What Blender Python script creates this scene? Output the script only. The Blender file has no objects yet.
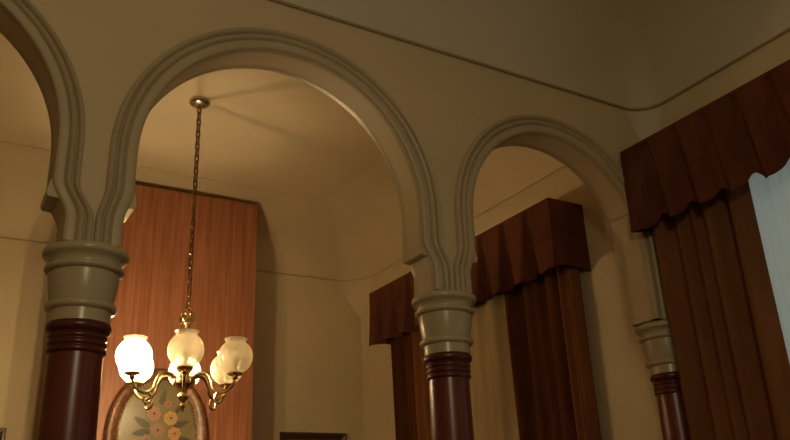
import bpy, bmesh, math, random
from mathutils import Vector
random.seed(7)
scene = bpy.context.scene
C = scene.collection
K = 0.8            # metres per layout unit
EYE = 1.6          # camera height
PI = math.pi


def W(p):
    return Vector((K * p[0], K * p[1], EYE + K * p[2]))


# ------------------------------------------------------------------ materials
def mat(name, col, rough=0.6, metal=0.0, col2=None, scale=6.0, stretch=None, bump=0.0, bscale=40.0,
        sheen=0.0, detail=4.0, spec=0.5, lo=0.35, hi=0.65):
    m = bpy.data.materials.new(name)
    m.use_nodes = True
    nt = m.node_tree
    b = nt.nodes['Principled BSDF']
    b.inputs['Roughness'].default_value = rough
    b.inputs['Metallic'].default_value = metal
    b.inputs['Specular IOR Level'].default_value = spec
    b.inputs['Base Color'].default_value = (*col, 1)
    if sheen:
        b.inputs['Sheen Weight'].default_value = sheen
        b.inputs['Sheen Roughness'].default_value = 0.5
    tc = nt.nodes.new('ShaderNodeTexCoord')
    mp = nt.nodes.new('ShaderNodeMapping')
    nt.links.new(tc.outputs['Object'], mp.inputs['Vector'])
    if stretch:
        mp.inputs['Scale'].default_value = stretch
    if col2:
        n = nt.nodes.new('ShaderNodeTexNoise')
        n.inputs['Scale'].default_value = scale
        n.inputs['Detail'].default_value = detail
        r = nt.nodes.new('ShaderNodeValToRGB')
        r.color_ramp.elements[0].position = lo
        r.color_ramp.elements[0].color = (*col, 1)
        r.color_ramp.elements[1].position = hi
        r.color_ramp.elements[1].color = (*col2, 1)
        nt.links.new(mp.outputs[0], n.inputs['Vector'])
        nt.links.new(n.outputs['Fac'], r.inputs['Fac'])
        nt.links.new(r.outputs['Color'], b.inputs['Base Color'])
    if bump:
        n2 = nt.nodes.new('ShaderNodeTexNoise')
        n2.inputs['Scale'].default_value = bscale
        n2.inputs['Detail'].default_value = 3
        bp = nt.nodes.new('ShaderNodeBump')
        bp.inputs['Strength'].default_value = bump
        bp.inputs['Distance'].default_value = 0.01
        nt.links.new(mp.outputs[0], n2.inputs['Vector'])
        nt.links.new(n2.outputs['Fac'], bp.inputs['Height'])
        nt.links.new(bp.outputs['Normal'], b.inputs['Normal'])
    return m


M = {}
M['plaster'] = mat('plaster_cream', (0.56, 0.46, 0.29), 0.65, col2=(0.62, 0.51, 0.33), scale=1.6, bump=0.15, bscale=30)
M['arcade'] = mat('arcade_plaster', (0.53, 0.435, 0.27), 0.6, col2=(0.58, 0.475, 0.30), scale=1.6, bump=0.15, bscale=30)
M['ceil_near'] = mat('ceiling_paint', (0.53, 0.485, 0.37), 0.7, col2=(0.57, 0.52, 0.40), scale=1.2)
M['mould'] = mat('gloss_moulding_paint', (0.41, 0.345, 0.22), 0.36, col2=(0.46, 0.385, 0.245), scale=3)
M['capital'] = mat('gloss_capital_paint', (0.42, 0.355, 0.225), 0.27, col2=(0.47, 0.395, 0.255), scale=3)
M['bead'] = mat('cornice_bead_paint', (0.33, 0.25, 0.14), 0.5)
M['red'] = mat('oxblood_gloss', (0.105, 0.019, 0.011), 0.3, col2=(0.135, 0.024, 0.014), scale=4)
M['darkred'] = mat('oxblood_dark', (0.085, 0.015, 0.010), 0.28)
M['wood'] = mat('orange_wood_panel', (0.25, 0.082, 0.037), 0.5, col2=(0.41, 0.165, 0.082), scale=5.0, stretch=(9, 9, 0.35),
                detail=6, bump=0.25, bscale=12, lo=0.3, hi=0.7)
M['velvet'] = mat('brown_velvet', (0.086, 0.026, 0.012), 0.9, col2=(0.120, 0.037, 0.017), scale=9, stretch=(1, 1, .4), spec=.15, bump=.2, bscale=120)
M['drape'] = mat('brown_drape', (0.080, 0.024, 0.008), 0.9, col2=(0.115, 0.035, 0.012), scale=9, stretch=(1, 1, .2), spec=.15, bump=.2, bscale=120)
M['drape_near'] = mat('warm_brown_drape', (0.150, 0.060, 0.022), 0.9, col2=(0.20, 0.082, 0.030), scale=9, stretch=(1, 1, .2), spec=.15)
M['gold'] = mat('golden_brown_cloth', (0.17, 0.062, 0.018), 0.85, col2=(0.21, 0.08, 0.024), scale=9, stretch=(1, 1, .2), spec=.2)
M['lining'] = mat('cream_lining', (0.30, 0.215, 0.105), 0.85, col2=(0.36, 0.26, 0.13), scale=8, stretch=(1, 1, .2))
M['brass'] = mat('brass', (0.74, 0.57, 0.30), 0.24, metal=1.0)
M['chrome'] = mat('pale_brass', (0.62, 0.52, 0.40), 0.25, metal=1.0)
M['brass_old'] = mat('aged_brass', (0.26, 0.16, 0.07), 0.4, metal=1.0)
M['floor'] = mat('carpet', (0.12, 0.05, 0.03), 0.95, col2=(0.16, 0.08, 0.04), scale=30, bump=.4, bscale=200)
M['frame'] = mat('dark_frame_wood', (0.045, 0.02, 0.012), 0.4, col2=(0.07, 0.03, 0.016), scale=14)
M['canvas'] = mat('brown_canvas', (0.12, 0.075, 0.04), 0.6, col2=(0.2, 0.13, 0.07), scale=3)
M['tray'] = mat('olive_tray_paint', (0.155, 0.12, 0.055), 0.33, col2=(0.20, 0.155, 0.072), scale=4)
M['traydark'] = mat('tray_rim', (0.10, 0.036, 0.014), 0.38, col2=(0.20, 0.085, 0.034), scale=34, lo=.42, hi=.58)
M['gilt'] = mat('gilt', (0.52, 0.36, 0.14), 0.35, metal=.7)
M['f_pink'] = mat('petal_pink', (0.34, 0.16, 0.10), .5)
M['f_yellow'] = mat('petal_yellow', (0.46, 0.29, 0.09), .5)
M['f_orange'] = mat('petal_orange', (0.45, 0.22, 0.08), .5)
M['f_mauve'] = mat('petal_mauve', (0.27, 0.16, 0.11), .5)
M['f_leaf'] = mat('leaf_green', (0.06, 0.052, 0.022), .5)
M['f_heart'] = mat('flower_heart', (0.10, 0.045, 0.02), .5)
M['white'] = mat('white_window_paint', (0.6, 0.57, 0.5), 0.4)


def shade_mat(name, tr):
    m = bpy.data.materials.new(name)
    m.use_nodes = True
    nt = m.node_tree
    nt.nodes.clear()
    N = nt.nodes.new
    out = N('ShaderNodeOutputMaterial')
    t = N('ShaderNodeBsdfTransparent'); t.inputs[0].default_value = (1, .96, .86, 1)
    l = N('ShaderNodeBsdfTranslucent'); l.inputs[0].default_value = (.86, .82, .68, 1)
    d = N('ShaderNodeBsdfDiffuse'); d.inputs[0].default_value = (.80, .76, .62, 1)
    g = N('ShaderNodeBsdfGlossy'); g.inputs[0].default_value = (1, 1, 1, 1); g.inputs['Roughness'].default_value = .15
    tc = N('ShaderNodeTexCoord')
    v = N('ShaderNodeTexVoronoi'); v.inputs['Scale'].default_value = 38
    nt.links.new(tc.outputs['Object'], v.inputs['Vector'])
    bp = N('ShaderNodeBump'); bp.inputs['Strength'].default_value = .5; bp.inputs['Distance'].default_value = .004
    nt.links.new(v.outputs['Distance'], bp.inputs['Height'])
    for q in (l, d, g):
        nt.links.new(bp.outputs[0], q.inputs['Normal'])
    m1 = N('ShaderNodeMixShader'); m1.inputs[0].default_value = .5
    nt.links.new(l.outputs[0], m1.inputs[1]); nt.links.new(d.outputs[0], m1.inputs[2])
    m2 = N('ShaderNodeMixShader'); m2.inputs[0].default_value = .09
    nt.links.new(m1.outputs[0], m2.inputs[1]); nt.links.new(g.outputs[0], m2.inputs[2])
    m3 = N('ShaderNodeMixShader'); m3.inputs[0].default_value = tr
    nt.links.new(m2.outputs[0], m3.inputs[1]); nt.links.new(t.outputs[0], m3.inputs[2])
    nt.links.new(m3.outputs[0], out.inputs[0])
    return m


M['shade'] = shade_mat('etched_glass', .42)


def emis(name, col, s):
    m = bpy.data.materials.new(name)
    m.use_nodes = True
    nt = m.node_tree
    b = nt.nodes['Principled BSDF']
    b.inputs['Base Color'].default_value = (.9, .85, .75, 1)
    b.inputs['Emission Color'].default_value = (*col, 1)
    b.inputs['Emission Strength'].default_value = s
    return m


M['bulb_on'] = emis('lit_bulb', (1.0, 0.74, 0.42), 560.0)
M['bulb_off'] = mat('unlit_bulb', (.8, .78, .7), .3)


def net_mat():
    m = bpy.data.materials.new('white_net')
    m.use_nodes = True
    nt = m.node_tree
    nt.nodes.clear()
    N = nt.nodes.new
    out = N('ShaderNodeOutputMaterial')
    t = N('ShaderNodeBsdfTransparent')
    l = N('ShaderNodeBsdfTranslucent'); l.inputs[0].default_value = (.85, .86, .84, 1)
    d = N('ShaderNodeBsdfDiffuse'); d.inputs[0].default_value = (.8, .8, .78, 1)
    m1 = N('ShaderNodeMixShader'); m1.inputs[0].default_value = .4
    nt.links.new(l.outputs[0], m1.inputs[1]); nt.links.new(d.outputs[0], m1.inputs[2])
    m2 = N('ShaderNodeMixShader'); m2.inputs[0].default_value = .18
    nt.links.new(m1.outputs[0], m2.inputs[1]); nt.links.new(t.outputs[0], m2.inputs[2])
    nt.links.new(m2.outputs[0], out.inputs[0])
    return m


M['net'] = net_mat()


def glass_mat():
    m = bpy.data.materials.new('window_glass')
    m.use_nodes = True
    nt = m.node_tree
    nt.nodes.clear()
    N = nt.nodes.new
    out = N('ShaderNodeOutputMaterial')
    t = N('ShaderNodeBsdfTransparent'); t.inputs[0].default_value = (.93, .96, .96, 1)
    g = N('ShaderNodeBsdfGlossy'); g.inputs['Roughness'].default_value = .02
    m2 = N('ShaderNodeMixShader'); m2.inputs[0].default_value = .06
    nt.links.new(t.outputs[0], m2.inputs[1]); nt.links.new(g.outputs[0], m2.inputs[2])
    nt.links.new(m2.outputs[0], out.inputs[0])
    return m


M['glass'] = glass_mat()


# ------------------------------------------------------------------ mesh builder (layout units)
class MB:
    def __init__(s):
        s.v = []; s.f = []; s.mi = []

    def add(s, vs, fs, mi=0):
        o = len(s.v)
        s.v += [tuple(p) for p in vs]
        s.f += [tuple(i + o for i in f) for f in fs]
        s.mi += [mi] * len(fs)

    def box(s, x0, x1, y0, y1, z0, z1, mi=0):
        s.add([(x0, y0, z0), (x1, y0, z0), (x1, y1, z0), (x0, y1, z0), (x0, y0, z1), (x1, y0, z1), (x1, y1, z1), (x0, y1, z1)],
              [(0, 3, 2, 1), (4, 5, 6, 7), (0, 1, 5, 4), (1, 2, 6, 5), (2, 3, 7, 6), (3, 0, 4, 7)], mi)

    def loft(s, rings, closed=True, cap0=False, cap1=False, mi=0):
        n = len(rings[0]); vs = [p for r in rings for p in r]; fs = []
        for i in range(len(rings) - 1):
            for j in range(n if closed else n - 1):
                k = (j + 1) % n
                fs.append((i * n + j, i * n + k, (i + 1) * n + k, (i + 1) * n + j))
        if cap0: fs.append(tuple(range(n - 1, -1, -1)))
        if cap1: fs.append(tuple((len(rings) - 1) * n + j for j in range(n)))
        s.add(vs, fs, mi)

    def lathe(s, prof, cx, cy, n=40, cap=True, mi=0):
        rings = [[(cx + r * math.cos(2 * PI * j / n), cy + r * math.sin(2 * PI * j / n), z) for j in range(n)] for r, z in prof]
        s.loft(rings, True, cap, cap, mi)

    def tube(s, pts, rad, n=10, closed=False, cap=True, mi=0):
        P = [Vector(p) for p in pts]
        m = len(P)
        R = rad if isinstance(rad, (list, tuple)) else [rad] * m
        T = []
        for i in range(m):
            a = P[(i - 1) % m] if closed or i > 0 else P[i]
            b = P[(i + 1) % m] if closed or i < m - 1 else P[i]
            T.append((b - a).normalized())
        up = Vector((0, 0, 1)) if abs(T[0].z) < .9 else Vector((1, 0, 0))
        nn = (up - T[0] * up.dot(T[0])).normalized()
        rings = []
        for i in range(m):
            nn = (nn - T[i] * nn.dot(T[i])).normalized()
            bb = T[i].cross(nn)
            rings.append([P[i] + (nn * math.cos(2 * PI * j / n) + bb * math.sin(2 * PI * j / n)) * R[i] for j in range(n)])
        if closed: rings.append(rings[0])
        s.loft(rings, True, cap and not closed, cap and not closed, mi)

    def build(s, name, mats, parent=None, smooth=True, angle=38, loc=None):
        me = bpy.data.meshes.new(name)
        off = parent_world(parent) if parent else (loc or Vector((0, 0, 0)))
        me.from_pydata([W(p) - off for p in s.v], [], s.f)
        ms = mats if isinstance(mats, (list, tuple)) else [mats]
        for m in ms: me.materials.append(m)
        me.polygons.foreach_set('material_index', s.mi)
        bm = bmesh.new(); bm.from_mesh(me)
        bmesh.ops.remove_doubles(bm, verts=bm.verts, dist=1e-5)
        bmesh.ops.recalc_face_normals(bm, faces=bm.faces)
        bm.to_mesh(me); bm.free()
        if smooth:
            me.shade_smooth()
            me.set_sharp_from_angle(angle=math.radians(angle))
        o = bpy.data.objects.new(name, me)
        C.objects.link(o)
        if parent: o.parent = parent
        elif loc: o.location = loc
        return o


def parent_world(p):
    v = Vector((0, 0, 0))
    while p is not None:
        v += p.location
        p = p.parent
    return v


def tag(o, label=None, cat=None, group=None, kind=None):
    if label: o['label'] = label
    if cat: o['category'] = cat
    if group: o['group'] = group
    if kind: o['kind'] = kind
    return o


def thing(name, p, label, cat, group=None):
    o = bpy.data.objects.new(name, None)
    o.empty_display_size = .1
    C.objects.link(o)
    o.location = W(p)
    return tag(o, label, cat, group)


def struct(mb, name, m, label, smooth=False, angle=38):
    o = mb.build(name, m, smooth=smooth, angle=angle)
    return tag(o, label, None, None, 'structure')


def sm(t):
    t = max(0, min(1, t))
    return t * t * (3 - 2 * t)


# ------------------------------------------------------------------ layout
YA0, YA1 = 3.4, 3.6          # arcade wall faces
XR = 4.25                    # right wall
YB = 7.8                     # back wall
XL = -3.6
YF = -3.6
ZF = -2.0                    # floor
ZC = 2.75                    # foot of the coves
ZT = 3.37                    # flat ceilings
AXES = [0.541, 2.435, 4.19]
ZS = 1.66                    # arch centres
ARCHES = [(-0.42, 0.885, 0.775), (1.475, 0.902, 0.777), (3.31, 0.83, 0.705)]   # cx, outer radius, inner radius
ZJ = 1.46                    # foot of the stilted jambs
ZP = 1.20                    # underside of the piers, on top of the capitals


def bezier2(a, c, b, t):
    return tuple((1 - t) ** 2 * a[i] + 2 * t * (1 - t) * c[i] + t * t * b[i] for i in range(2))


def rrect(x0, x1, y0, y1, r, z, n=8):
    pts = []
    for cx, cy, a0 in ((x1 - r, y1 - r, 0), (x0 + r, y1 - r, 90), (x0 + r, y0 + r, 180), (x1 - r, y0 + r, 270)):
        for k in range(n + 1):
            a = math.radians(a0 + 90 * k / n)
            pts.append((cx + r * math.cos(a), cy + r * math.sin(a), z))
    return pts


def cove_ceiling(name, m, label, x0, x1, y0, y1, r0, r1, ix, iy, bead_mat, trim_names, ZC=2.75, rb=.0095):
    mb = MB()
    rings = []
    N = 14
    for k in range(N + 1):
        t = k / N
        # profile from the wall (t=0) up to the flat (t=1)
        q, h = bezier2((0, 0), (.20, .75), (1, 1), t)
        rings.append(rrect(x0 + q * ix, x1 - q * ix, y0 + q * iy, y1 - q * iy, r0 + (r1 - r0) * t, ZC + (ZT - ZC) * h))
    mb.loft(rings, True, False, True)
    # squinches filling the square wall corners under the rounded cove
    base = rings[0]
    n = len(base) // 4
    for ci, (cx, cy) in enumerate(((x1, y1), (x0, y1), (x0, y0), (x1, y0))):
        arc = base[ci * n:(ci + 1) * n]
        mb.add(arc + [(cx, cy, ZC - .42)], [(j, j + 1, n) for j in range(n - 1)])
    # a slab above so that the room is closed and thick
    o = struct(mb, name, m, label, smooth=True, angle=25)
    b = MB()
    ins = .012
    ring = [(p[0], p[1], p[2]) for p in rrect(x0 + ins, x1 - ins, y0 + ins, y1 - ins, r0, ZC)]
    b.tube(ring, rb, 8, closed=True)
    struct(b, trim_names[0], bead_mat, 'thin moulded bead along the foot of the ceiling cove', smooth=True)
    b = MB()
    ring = rrect(x0 + ix, x1 - ix, y0 + iy, y1 - iy, r1, ZT - .004)
    b.tube(ring, .011, 8, closed=True)
    struct(b, trim_names[1], m, 'slim bead around the flat of the ceiling', smooth=True)
    return o


cove_ceiling('ceiling', M['ceil_near'], 'pale grey-cream coved ceiling of the nearer room', XL, XR, YF, YA0, .20, .05, .8, .7, M['bead'], ('trim_1', 'trim_2'))
cove_ceiling('ceiling_alcove', M['plaster'], 'warm cream coved ceiling of the room beyond the arches', XL, XR, YA1, YB, .36, .03, .74, .66, M['mould'], ('trim_3', 'trim_4'), 2.70, .006)

# walls -------------------------------------------------------------
mb = MB(); mb.box(XL - .2, XR + .3, YF - .2, YB + .2, ZF - .1, ZF)
struct(mb, 'floor', M['floor'], 'dark carpet floor')
mb = MB(); mb.box(XL - .2, XR + .25, YB, YB + .2, ZF, ZT + .2)
struct(mb, 'wall_back', M['plaster'], 'cream plaster back wall of the farther room')
mb = MB(); mb.box(XL - .2, XL, YF - .2, YB, ZF, ZT + .2)
struct(mb, 'wall_left', M['plaster'], 'cream plaster left wall')
mb = MB(); mb.box(XL, XR + .25, YF - .2, YF, ZF, ZT + .2)
struct(mb, 'wall_front', M['plaster'], 'cream plaster wall behind the viewer')
WINS = [(1.35, 2.95), (-2.2, -.5)]  # second opening: unseen window added to let more daylight into the nearer room
WZ0, WZ1 = -.9, 2.1
mb = MB()
X0, X1 = XR, XR + .25
for a, b in ((YF, -2.2), (-.5, 1.35), (2.95, YB)):
    mb.box(X0, X1, a, b, ZF, ZT + .2)
for a, b in WINS:
    mb.box(X0, X1, a, b, ZF, WZ0)
    mb.box(X0, X1, a, b, WZ1, ZT + .2)
struct(mb, 'wall_right', M['plaster'], 'cream plaster window wall on the right')
for i, (wa, wb) in enumerate(WINS):
    mb = MB()
    for a, b in ((wa, wa + .07), (wb - .07, wb), ((wa + wb) / 2 - .03, (wa + wb) / 2 + .03)):
        mb.box(XR + .1, XR + .17, a, b, WZ0, WZ1)
    for a, b in ((WZ0, WZ0 + .07), (WZ1 - .07, WZ1), (.55, .61)):
        mb.box(XR + .105, XR + .165, wa, wb, a, b)
    wf = struct(mb, 'window_%d' % (i + 1), M['white'], ('white sash window behind the net curtain', 'added unseen window letting in extra daylight')[i])
    mb = MB(); mb.box(XR + .13, XR + .14, wa + .02, wb - .02, WZ0 + .02, WZ1 - .02)
    mb.build('pane', M['glass'], wf, smooth=False)

# arcade wall: one outline with the three arches cut out -------------
def tail(a, width, half, z, straight=False):
    """distance from the pier axis of a moulding line that lies a in from the jamb"""
    t = sm((ZJ + .02 - z) / .17)
    top = half - a
    if straight: return top
    bot = .120 - a / width * .117
    return top + (bot - top) * t


outline = [(XL, ZF), (XL, ZT - .02), (XR + .05, ZT - .02), (XR + .05, ZP)]
zs = [ZP + (ZJ + .02 - ZP) * k / 12 for k in range(13)]
R_HALF = {}
for i, (cx, Ro, Ri) in enumerate(ARCHES):
    R_HALF[i] = (cx - Ri - (AXES[i - 1] if i else -1.39), AXES[i] - (cx + Ri))
for i in (2, 1, 0):
    cx, Ro, Ri = ARCHES[i]
    hl, hr = R_HALF[i]
    axr = AXES[i]; axl = AXES[i - 1] if i else -1.39
    for z in zs: outline.append((axr - tail(0, Ro - Ri, hr, z, i == 2), z))
    for k in range(49):
        a = PI * k / 48
        outline.append((cx + Ri * math.cos(a), ZS + Ri * math.sin(a)))
    if i:
        for z in reversed(zs): outline.append((axl + tail(0, Ro - Ri, hl, z), z))
    else:
        outline.append((cx - Ri, ZF))
mb = MB()
n = len(outline)
mb.add([(x, YA0, z) for x, z in outline] + [(x, YA1, z) for x, z in outline],
       [tuple(range(n)), tuple(range(2 * n - 1, n - 1, -1))] + [(j, (j + 1) % n, n + (j + 1) % n, n + j) for j in range(n)])
arcade = struct(mb, 'wall_arcade', M['arcade'], 'cream arcade wall with round stilted arches', smooth=True, angle=30)

# moulding profile: (in from the opening edge / band width, projection)
PROF = [(-.012, -.03), (-.012, .004), (.0, .010), (.04, .016), (.20, .019), (.36, .017), (.40, .006), (.43, .004), (.46, .014),
        (.51, .025), (.57, .029), (.63, .025), (.67, .014), (.70, .004), (.73, .004), (.76, .016), (.81, .028), (.87, .032),
        (.93, .028), (.985, .015), (1.0, .004), (1.0, -.02)]


def moulding(i, front):
    cx, Ro, Ri = ARCHES[i]
    wd = Ro - Ri
    hl, hr = R_HALF[i]
    axr = AXES[i]; axl = AXES[i - 1] if i else -1.39
    y0, sgn = (YA0, -1) if front else (YA1, 1)
    rings = []
    zl = [ZP + (ZJ + .02 - ZP) * k / 14 for k in range(15)]

    def ring(fn):
        rings.append([(fn(a * wd)[0], y0 + sgn * d, fn(a * wd)[1]) for a, d in PROF])
    for z in zl: ring(lambda a: (axr - tail(a, wd, hr, z, i == 2), z))
    for k in range(65):
        t = PI * k / 64
        ring(lambda a: (cx + (Ri + a) * math.cos(t), ZS + (Ri + a) * math.sin(t)))
    for z in reversed(zl): ring(lambda a: (axl + tail(a, wd, hl, z), z))
    m = MB()
    m.loft(rings, False)
    m.add(rings[0], [tuple(range(len(PROF)))]); m.add(rings[-1], [tuple(range(len(PROF)))])
    return m.build('moulding', M['mould'], arcade, angle=50)


for i in range(3):
    moulding(i, True); moulding(i, False)


# small stops that project from the soffit at the foot of each jamb
def stop(xj, side, z0, z1):
    m = MB()
    pr = [(-.02, z1 + .012), (.0055, z1 + .008), (.010, z1 - .004), (.013, z1 - .02), (.016, z1 - .035), (.017, z0 + .02), (.014, z0 + .006), (.008, z0), (-.06, z0 - .006)]
    rings = [[(xj + side * dx, y, z) for dx, z in pr] for y in (YA0 + .004, YA0 + .02, YA1 - .02, YA1 - .004)]
    m.loft(rings, True, True, True)
    return m.build('jamb_stop', M['capital'], arcade, angle=50)


for i, (cx, Ro, Ri) in enumerate(ARCHES):
    if i: stop(cx - Ri, 1, 1.395, 1.465)
    if i == 2: stop(cx + Ri - .045, -1, 1.925, 1.985)
    else: stop(cx + Ri, -1, 1.395, 1.465)

# cornice lines on wall, chimney breast --------------------------------
BX0, BX1, BY = .99, 2.757, 7.27
mb = MB(); mb.box(BX0, BX1, BY, YB + .02, ZF, 3.235)
struct(mb, 'wall_chimney', M['wood'], 'orange-brown wood-grained chimney breast')

# ------------------------------------------------------------------ columns
def column(name, ax, label, cat='column'):
    cy = 3.5
    root = thing(name, (ax, cy, ZF), label, cat, 'columns of the arcade')
    m = MB()
    m.lathe([(.0, ZF), (.118, ZF), (.118, ZF + .3), (.119, -.6), (.114, .2), (.109, .74), (.0, .74)], ax, cy, 48)
    m.build('shaft', M['red'], root)
    m = MB()
    m.lathe([(.0, ZF), (.19, ZF), (.19, ZF + .10), (.175, ZF + .105), (.18, ZF + .13), (.17, ZF + .165), (.145, ZF + .175), (.14, ZF + .2), (.15, ZF + .22),
             (.14, ZF + .245), (.122, ZF + .255), (.11, ZF + .256)], ax, cy, 48)
    m.build('base', M['darkred'], root)
    m = MB()
    pr = [(.10, .73)]
    zz = .735
    for k in range(3):
        pr += [(.113, zz), (.120, zz + .006), (.1215, zz + .012), (.120, zz + .019), (.113, zz + .025)]
        zz += .029
    pr += [(.114, zz), (.128, zz + .006), (.134, zz + .018), (.134, zz + .028), (.128, zz + .042), (.118, zz + .047), (.10, zz + .047)]
    m.lathe(pr, ax, cy, 48)
    m.build('necking', M['darkred'], root, angle=50)
    m = MB()
    m.lathe([(.09, .860), (.124, .862), (.125, .916), (.128, .918), (.141, .921), (.147, .930), (.147, .941), (.141, .950), (.129, .953), (.131, .958),
             (.143, 1.03), (.148, 1.078), (.140, 1.081), (.140, 1.086), (.158, 1.089), (.165, 1.097), (.165, 1.107), (.158, 1.114), (.144, 1.117), (.144, 1.123),
             (.150, 1.138), (.160, 1.149), (.174, 1.155), (.180, 1.163), (.180, 1.178), (.174, 1.188), (.158, 1.197), (.14, 1.203), (.0, 1.203)], ax, cy, 64)
    m.build('capital', M['capital'], root, angle=50)
    return root


column('column', AXES[0], 'red column with cream capital standing left, before the orange chimney breast')
column('column', AXES[1], 'red column with cream capital between the big arch and the smaller arch')
column('column', AXES[2], 'red column at the right wall, half hidden by the nearer brown curtain')

# ------------------------------------------------------------------ pelmets
XP = 3.895


def pelmet(label, ya, yb, zt, zh, pleats, dep, steep, wood_end_near, wood_end_far):
    root = thing('pelmet', (XR, (ya + yb) / 2, zt), label, 'pelmet', 'pelmets over the windows')
    # gathered front: flat lobes between inverted pleats that open towards the hem
    m = MB()
    NY = int((yb - ya) / .012); NV = 18

    def prof(y, v):
        depth = 0; notch = 0
        for p in pleats:
            w = .012 + .062 * v
            d = abs(y - p)
            if d < w * 1.6:
                s = max(0, 1 - d / (w * 1.6))
                depth = max(depth, sm(s * steep) * (.015 + dep * v))
            if d < .11:
                notch = max(notch, sm(1 - d / .11))
        # each lobe swells a little
        return depth, notch
    rows = []
    for k in range(NV + 1):
        v = k / NV
        row = []
        for j in range(NY + 1):
            y = ya + (yb - ya) * j / NY
            dp, nt_ = prof(y, v)
            z = zt + (zh + .08 * nt_ - .014 + .008 * math.sin(y * 23) - zt) * v
            row.append((XP - .018 * v * v + dp + .004 * math.sin(y * 41 + 3 * v) * v, y, z))
        rows.append(row)
    back = [[(x + .012, y, z) for x, y, z in r] for r in rows]
    m.loft(rows, False); m.loft(back, False)
    m.loft([rows[-1], back[-1]], False)
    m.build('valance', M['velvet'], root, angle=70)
    for y, dirn, use in ((ya, -1, wood_end_near), (yb, 1, wood_end_far)):
        if not use: continue
        m = MB(); rows = []; back = []
        NX = 16
        for k in range(NV + 1):
            v = k / NV; r = []; b = []
            for j in range(NX + 1):
                u = j / NX
                x = XP + (XR - .004 - XP) * u
                z = zt + (zh + .025 * math.sin(u * PI) - zt) * v
                yy = y + dirn * .010 * math.sin(u * 9) * v
                r.append((x, yy, z)); b.append((x, yy - dirn * .012, z))
            rows.append(r); back.append(b)
        m.loft(rows, False); m.loft(back, False); m.loft([rows[-1], back[-1]], False)
        m.build('side_return', M['velvet'], root, angle=70)
    m = MB(); m.box(XP + .003, XR - .004, ya + .006, yb - .006, zt - .025, zt + .003)
    m.build('top_board', M['velvet'], root)
    return root


pelmet('dark reddish-brown pleated pelmet at top right over the net-curtained window', .75, 3.365, 2.352, 1.765,
       [3.15, 2.92, 2.695, 2.465, 2.23, 2.0, 1.77, 1.54, 1.30, 1.05], .055, 1.6, True, True)
pelmet('reddish-brown pleated pelmet on the right wall seen through the smaller arch', 4.125, 6.95, 2.31, 1.765,
       [4.41 + .295 * k for k in range(9)], .12, 2.3, True, True)


# ------------------------------------------------------------------ curtains
def cloth(m, ya, yb, xc, zt, zb, folds, amp, phase=0., flare=0.0, thick=.012, taper=0.0):
    NY = max(24, folds * 14); NV = 26
    f = []; bk = []
    for k in range(NV + 1):
        v = k / NV
        r = []; b = []
        for j in range(NY + 1):
            u = j / NY
            uu = u + .035 * math.sin(u * 9.1 + phase * 2) + .010 * math.sin(v * 4 + u * 7)
            y = ya + (yb - ya) * u + flare * (u - .5) * v + .01 * math.sin(v * 5 + phase)
            a = amp * (.65 + .35 * math.sin(u * 6.3 + phase * 1.7))
            s = math.sin(2 * PI * folds * uu + phase)
            x = xc + a * (abs(s) ** .8) * (1 if s > 0 else -1) + .012 * math.sin(v * 3.3 + u * 11 + phase)
            z = zt + (zb - zt) * v
            r.append((x, y, z)); b.append((x + thick, y, z))
        f.append(r); bk.append(b)
    m.loft(f, False); m.loft(bk, False)
    m.loft([f[0], bk[0]], False); m.loft([f[-1], bk[-1]], False)
    m.loft([[r[0] for r in f], [r[0] for r in bk]], False)
    m.loft([[r[-1] for r in f], [r[-1] for r in bk]], False)


ZB = ZF + .01
# nearer window
root = thing('curtain', (4.1, 3.0, ZF), 'heavy dark brown curtain hanging at right beside the white net', 'curtain', 'brown window curtains')
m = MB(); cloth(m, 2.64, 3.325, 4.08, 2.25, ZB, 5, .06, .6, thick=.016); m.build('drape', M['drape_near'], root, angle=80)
root = thing('net_curtain', (4.18, 2.0, ZF), 'white net curtain at the right edge, lit by daylight', 'curtain')
m = MB(); cloth(m, 1.25, 2.75, 4.21, 2.25, ZB, 16, .013, .2, thick=.004); m.build('net', M['net'], root, angle=80)
# farther window
root = thing('curtain', (4.1, 4.5, ZF), 'brown curtain with golden edge under the right end of the farther pelmet', 'curtain', 'brown window curtains')
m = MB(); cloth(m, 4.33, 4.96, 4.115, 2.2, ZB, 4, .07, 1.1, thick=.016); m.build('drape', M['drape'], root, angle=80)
m = MB(); cloth(m, 4.17, 4.35, 4.13, 2.2, ZB, 3, .03, .4, thick=.012)
tag(m.build('edge_strip', M['gold'], root, angle=80), 'golden-brown edge of the curtain')
root = thing('curtain', (4.1, 6.7, ZF), 'brown curtain hanging in the far corner, left of the middle column', 'curtain', 'brown window curtains')
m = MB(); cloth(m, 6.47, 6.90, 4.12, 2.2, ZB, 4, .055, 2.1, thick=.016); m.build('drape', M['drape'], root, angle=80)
m = MB(); cloth(m, 6.24, 6.48, 4.12, 2.2, ZB, 2, .03, .9, thick=.012)
tag(m.build('edge_strip', M['gold'], root, angle=80), 'golden-brown edge of the curtain')
root = thing('lining_curtain', (4.17, 5.6, ZF), 'plain cream curtain between the two brown drapes, right of the middle column', 'curtain')
m = MB(); cloth(m, 4.99, 6.215, 4.185, 2.2, ZB, 7, .04, .5, thick=.008); m.build('drape', M['lining'], root, angle=80)

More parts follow.
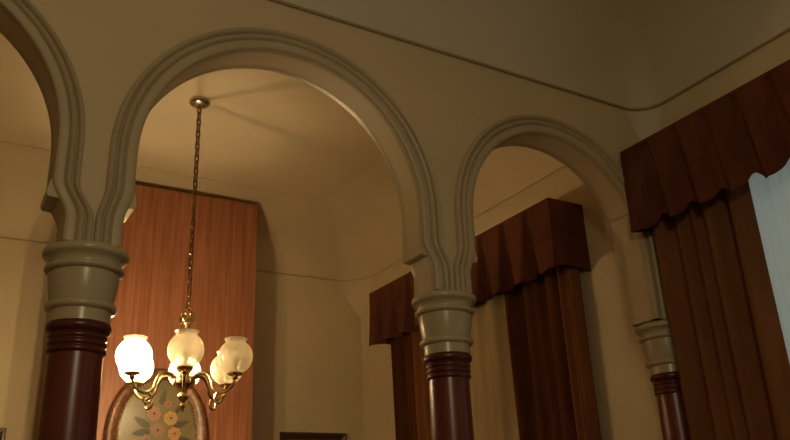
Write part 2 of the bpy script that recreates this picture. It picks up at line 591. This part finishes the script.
# ------------------------------------------------------------------ pictures
def picture(label, x0, x1, ztop, zbot):
    root = thing('framed_picture', ((x0 + x1) / 2, YB, zbot), label, 'picture', 'dark framed pictures on the back wall')
    m = MB(); w = .07
    pr = [(0, .0), (0, .03), (.01, .05), (.03, .055), (.05, .04), (.07, .03), (.07, .0)]
    rings = []
    for sx, sz, x, z in ((1, -1, x0, ztop), (-1, -1, x1, ztop), (-1, 1, x1, zbot), (1, 1, x0, zbot), (1, -1, x0, ztop)):
        rings.append([(x + sx * a, YB - .003 - d, z + sz * a) for a, d in pr])
    m.loft(rings, True)
    m.build('frame', M['frame'], root, angle=30)
    m = MB(); m.box(x0 + .06, x1 - .06, YB - .02, YB - .005, zbot + .06, ztop - .06)
    m.build('canvas', M['canvas'], root, smooth=False)


picture('dark framed picture whose top shows right of the chimney breast', 3.262, 4.02, .988, -.1)
picture('dark framed picture at the lower left corner, left of the red column', -.25, .70, .965, -.1)

# oval floral tray on the chimney breast
OX, OZ, OA, OB = 1.868, .858, .458, .60
root = thing('oval_picture', (OX, BY, OZ), 'oval flower picture on the orange chimney breast behind the chandelier', 'picture')


def ovalring(prof, mat_, name):
    m = MB(); rings = []
    n = 72
    for k in range(n + 1):
        a = 2 * PI * (k % n) / n
        rings.append([(OX + (OA - q) * math.cos(a), BY - .003 - d, OZ + (OB - q) * math.sin(a)) for q, d in prof])
    m.loft(rings, True)
    return m.build(name, mat_, root, angle=45)


ovalring([(0, 0), (0, .02), (.006, .045), (.025, .06), (.05, .062), (.085, .045), (.108, .03), (.108, 0)], M['traydark'], 'frame')
mbd = MB()
for k in range(88):
    a = 2 * PI * k / 88
    c = Vector((OX + (OA - .116) * math.cos(a), BY - .034, OZ + (OB - .116) * math.sin(a)))
    rr = [(.0, -1), (.6, -.8), (1, 0), (.6, .8), (.0, 1)]
    mbd.loft([[(c.x + .010 * r * math.cos(2 * PI * j / 6), c.y + .010 * r * math.sin(2 * PI * j / 6), c.z + .010 * h) for j in range(6)] for r, h in rr])
mbd.build('beading', M['gilt'], root)
m = MB()
n = 72
front = [(OX + (OA - .09) * math.cos(2 * PI * k / n), BY - .024, OZ + (OB - .09) * math.sin(2 * PI * k / n)) for k in range(n)]
bk = [(x, BY - .003, z) for x, y, z in front]
m.loft([bk, front], True, True, True)
m.build('panel', M['tray'], root)
m = MB()
mats = [M['f_pink'], M['f_yellow'], M['f_orange'], M['f_mauve'], M['f_leaf'], M['f_heart']]


def flower(x, z, r, mi, np_=7):
    y = BY - .0245
    for lay, (rr, off, dy) in enumerate(((1.0, 0, .003), (.72, .5, .006), (.45, .2, .009))):
        pts = []
        N = np_ * 8
        for k in range(N):
            a = 2 * PI * k / N
            q = r * rr * (.86 + .14 * abs(math.cos((a + off) * np_ / 2)))
            pts.append((x + q * math.cos(a), z + q * math.sin(a)))
        m.loft([[(px, y, pz) for px, pz in pts], [(px, y - dy, pz) for px, pz in pts]], True, False, True, mi)
        if lay == 1:
            pts2 = [(x + r * .5 * math.cos(2 * PI * k / 20), z + r * .5 * math.sin(2 * PI * k / 20)) for k in range(20)]
            m.loft([[(px, y, pz) for px, pz in pts2], [(px, y - .0072, pz) for px, pz in pts2]], True, False, True, 3 if mi != 3 else 0)
    pts = [(x + r * .2 * math.cos(2 * PI * k / 12), z + r * .2 * math.sin(2 * PI * k / 12)) for k in range(12)]
    m.loft([[(px, y, pz) for px, pz in pts], [(px, y - .0105, pz) for px, pz in pts]], True, False, True, 5)


def leaf(x, z, ang, L):
    y = BY - .0242
    pts = []
    for k in range(16):
        t = 2 * PI * k / 16
        a = L * math.cos(t); b = L * .38 * math.sin(t) * (1 - .35 * math.cos(t))
        pts.append((x + a * math.cos(ang) - b * math.sin(ang), z + a * math.sin(ang) + b * math.cos(ang)))
    m.loft([[(px, y, pz) for px, pz in pts], [(px, y - .002, pz) for px, pz in pts]], True, False, True, 4)


def onbreast(px, py):      # layout position of a bloom, measured from the tray's centre
    return OX + (px - 156.5) * .00917, OZ - (py - 437) * .0090


for px, py, r, mi in ((165, 406, .035, 0), (152, 415.5, .066, 0), (168.5, 419.5, .064, 1), (156.5, 431.5, .066, 3), (173, 434.5, .06, 2),
                      (160, 445, .05, 0), (146, 441, .05, 3), (172, 449, .055, 1), (158, 459, .055, 2), (145, 454, .04, 0)):
    x, z = onbreast(px, py)
    flower(x, z, r, mi)
for px, py, a, L in ((141, 424, 2.6, .08), (141, 434, 3.3, .08), (179, 425, .4, .07), (184, 441, -.2, .08), (160, 399, 1.3, .07), (181, 456, -.8, .08),
                     (137, 450, 3.6, .08), (150, 468, 4.5, .07), (166, 468, 4.9, .08), (176, 410, 1.0, .05)):
    x, z = onbreast(px, py)
    leaf(x, z, a, L)
m.build('painted_flowers', mats, root, angle=30)

# ------------------------------------------------------------------ chandelier
CX, CY = 1.629, 5.674
root = thing('chandelier', (CX, CY, ZT), 'brass chandelier with globe shades hanging on a chain', 'chandelier')
m = MB()
m.lathe([(0, ZT), (.075, ZT), (.085, ZT - .006), (.086, ZT - .02), (.078, ZT - .032), (.055, ZT - .045), (.03, ZT - .052), (.018, ZT - .07), (.0, ZT - .075)], CX, CY, 32)
m.build('canopy', M['chrome'], root)
m = MB()
z0, z1 = 1.595, ZT - .06
NL = 31
p = (z1 - z0) / NL
for k in range(NL):
    zc = z0 + p * (k + .5)
    hl = p * .66; w = .015
    pts = []
    for j in range(16):
        a = 2 * PI * j / 16
        u = w * math.cos(a); z = zc + (hl - w) * (1 if math.sin(a) >= 0 else -1) * (1 if abs(math.sin(a)) > .01 else 0) + w * math.sin(a)
        ang = .35 + (PI / 2 if k % 2 else 0)
        pts.append((CX + u * math.cos(ang), CY + u * math.sin(ang), z))
    m.tube(pts, .0068, 6, closed=True)
m.build('chain', M['brass_old'], root)
m = MB()
m.lathe([(0, 1.56), (.012, 1.558), (.02, 1.545), (.012, 1.53), (.014, 1.515), (.030, 1.50), (.034, 1.485), (.022, 1.465), (.014, 1.40), (.018, 1.33), (.030, 1.29), (.034, 1.26),
         (.022, 1.225), (.016, 1.20), (.03, 1.185), (.055, 1.17), (.062, 1.15), (.05, 1.13), (.034, 1.115), (.04, 1.10), (.075, 1.085), (.085, 1.06), (.078, 1.035), (.05, 1.015),
         (.026, 1.00), (.022, .985), (.036, .97), (.042, .95), (.034, .93), (.018, .915), (.014, .90), (.022, .888), (.018, .872), (.0, .862)], CX, CY, 32)
m.build('stem', M['brass'], root)
# crown of small scrolls at the top of the stem
m = MB()
for k in range(4):
    a = PI / 4 + k * PI / 2
    pts = []
    for j in range(22):
        t = j / 21
        th = -1.2 + t * 5.6
        r = .042 * (1 - .62 * t)
        rho = .034 + r * math.cos(th) * .9; z = 1.535 + r * math.sin(th) * 1.15
        pts.append((CX + rho * math.cos(a), CY + rho * math.sin(a), z))
    m.tube(pts, .0075, 7)
m.tube([(CX + .026 * math.cos(t), CY, 1.582 + .026 * math.sin(t)) for t in [2 * PI * j / 20 for j in range(20)]], .0065, 7, closed=True)
m.build('crown', M['brass'], root)

az = math.atan2(CX, CY)


def spl(P, n=8):
    out = []
    for i in range(len(P) - 1):
        p0 = P[max(i - 1, 0)]; p1 = P[i]; p2 = P[i + 1]; p3 = P[min(i + 2, len(P) - 1)]
        for k in range(n):
            t = k / n
            out.append(tuple(.5 * ((2 * p1[d]) + (-p0[d] + p2[d]) * t + (2 * p0[d] - 5 * p1[d] + 4 * p2[d] - p3[d]) * t * t + (-p0[d] + 3 * p1[d] - 3 * p2[d] + p3[d]) * t ** 3) for d in range(2)))
    out.append(P[-1])
    return out


RG = .40
ZG = 1.205
LIT = (1, 2, 3)
for k in range(6):
    a = az + PI + (k * PI / 3 if k != 4 else math.radians(231))
    dx, dy = math.sin(a), math.cos(a)

    def P3(rho, z): return (CX + rho * dx, CY + rho * dy, z)
    m = MB()
    path = spl([(.06, 1.07), (.12, 1.105), (.18, 1.10), (.215, 1.05), (.235, .99), (.285, .955), (.345, .965), (.385, 1.00), (.40, 1.05)])
    m.tube([P3(*q) for q in path], [.014 - .003 * (i / (len(path) - 1)) for i in range(len(path))], 9)
    # scroll hanging under the arm
    sc = []
    for j in range(24):
        t = j / 23
        th = 1.5 + t * 5.5
        r = .046 * (1 - .65 * t)
        sc.append(P3(.285 + r * math.cos(th), .912 + r * math.sin(th)))
    m.tube(sc, .009, 7)
    arm = m.build('arm', M['brass'], root)
    gx, gy = CX + RG * dx, CY + RG * dy
    m = MB()
    m.lathe([(0, 1.035), (.014, 1.035), (.022, 1.045), (.016, 1.055), (.030, 1.062), (.052, 1.070), (.056, 1.080), (.052, 1.086), (.045, 1.083), (.0, 1.078)], gx, gy, 24)
    m.build('shade_holder', M['brass'], arm)
    m = MB()
    r0, r1 = .128, .14
    pr = [(.046, 1.083)]
    for j in range(1, 19):
        t = -1.16 + j / 18 * (1.16 + .93)
        pr.append((.123 * math.cos(t), ZG - .006 + .124 * math.sin(t)))
    pr += [(.071, 1.305), (.072, 1.314), (.078, 1.324), (.083, 1.329)]
    nn = 40
    rings = [[(gx + r * (1 + (.03 * math.cos(10 * 2 * PI * j / nn) if zi >= len(pr) - 2 else 0)) * math.cos(2 * PI * j / nn),
               gy + r * (1 + (.03 * math.cos(10 * 2 * PI * j / nn) if zi >= len(pr) - 2 else 0)) * math.sin(2 * PI * j / nn), z) for j in range(nn)] for zi, (r, z) in enumerate(pr)]
    m.loft(rings)
    sh = m.build('shade', M['shade'], arm, angle=60)
    if k in LIT: tag(sh, 'glowing globe shade')
    m = MB()
    m.lathe([(0, 1.10), (.012, 1.102), (.014, 1.13), (.023, 1.15), (.028, 1.172), (.025, 1.19), (.015, 1.203), (.0, 1.206)], gx, gy, 20)
    m.build('bulb', M['bulb_on'] if k in LIT else M['bulb_off'], arm)

# ------------------------------------------------------------------ light
def lamp(name, p, col, e, r):
    l = bpy.data.lights.new(name, 'POINT')
    l.color = col; l.energy = e; l.shadow_soft_size = r
    o = bpy.data.objects.new(name, l)
    o.location = W(p)
    C.objects.link(o)
    return o


# the nearer room's own ceiling lamp, behind the viewer
lamp('room_lamp', (.2, -.7, 1.7), (1.0, .78, .48), 31, .22)

world = bpy.data.worlds.new('dusk')
scene.world = world
world.use_nodes = True
bg = world.node_tree.nodes['Background']
bg.inputs[0].default_value = (.72, .80, .75, 1)
bg.inputs[1].default_value = .40

# ------------------------------------------------------------------ camera
f, pitch, roll, yaw = 787.998993, 0.374319195, -0.0439869326, 0.548938449
fw = Vector((math.sin(yaw) * math.cos(pitch), math.cos(yaw) * math.cos(pitch), math.sin(pitch)))
rr0 = Vector((math.cos(yaw), -math.sin(yaw), 0))
uu0 = rr0.cross(fw)
rv = rr0 * math.cos(roll) + uu0 * math.sin(roll)
uv = -rr0 * math.sin(roll) + uu0 * math.cos(roll)
cam = bpy.data.cameras.new('camera')
cam.sensor_width = 36
cam.lens = 36 * f / 790
cam.clip_start = .02
co = bpy.data.objects.new('camera', cam)
C.objects.link(co)
from mathutils import Matrix
mt = Matrix((rv, uv, -fw)).transposed().to_4x4()
mt.translation = Vector((0, 0, EYE))
co.matrix_world = mt
scene.camera = co

scene.view_settings.view_transform = 'Standard'
scene.view_settings.look = 'None'
scene.view_settings.gamma = 1
scene.view_settings.use_curve_mapping = False
scene.view_settings.exposure = 0.85
scene.cycles.use_denoising = True
scene.cycles.max_bounces = 10
scene.cycles.transparent_max_bounces = 16
scene.cycles.sample_clamp_indirect = 6
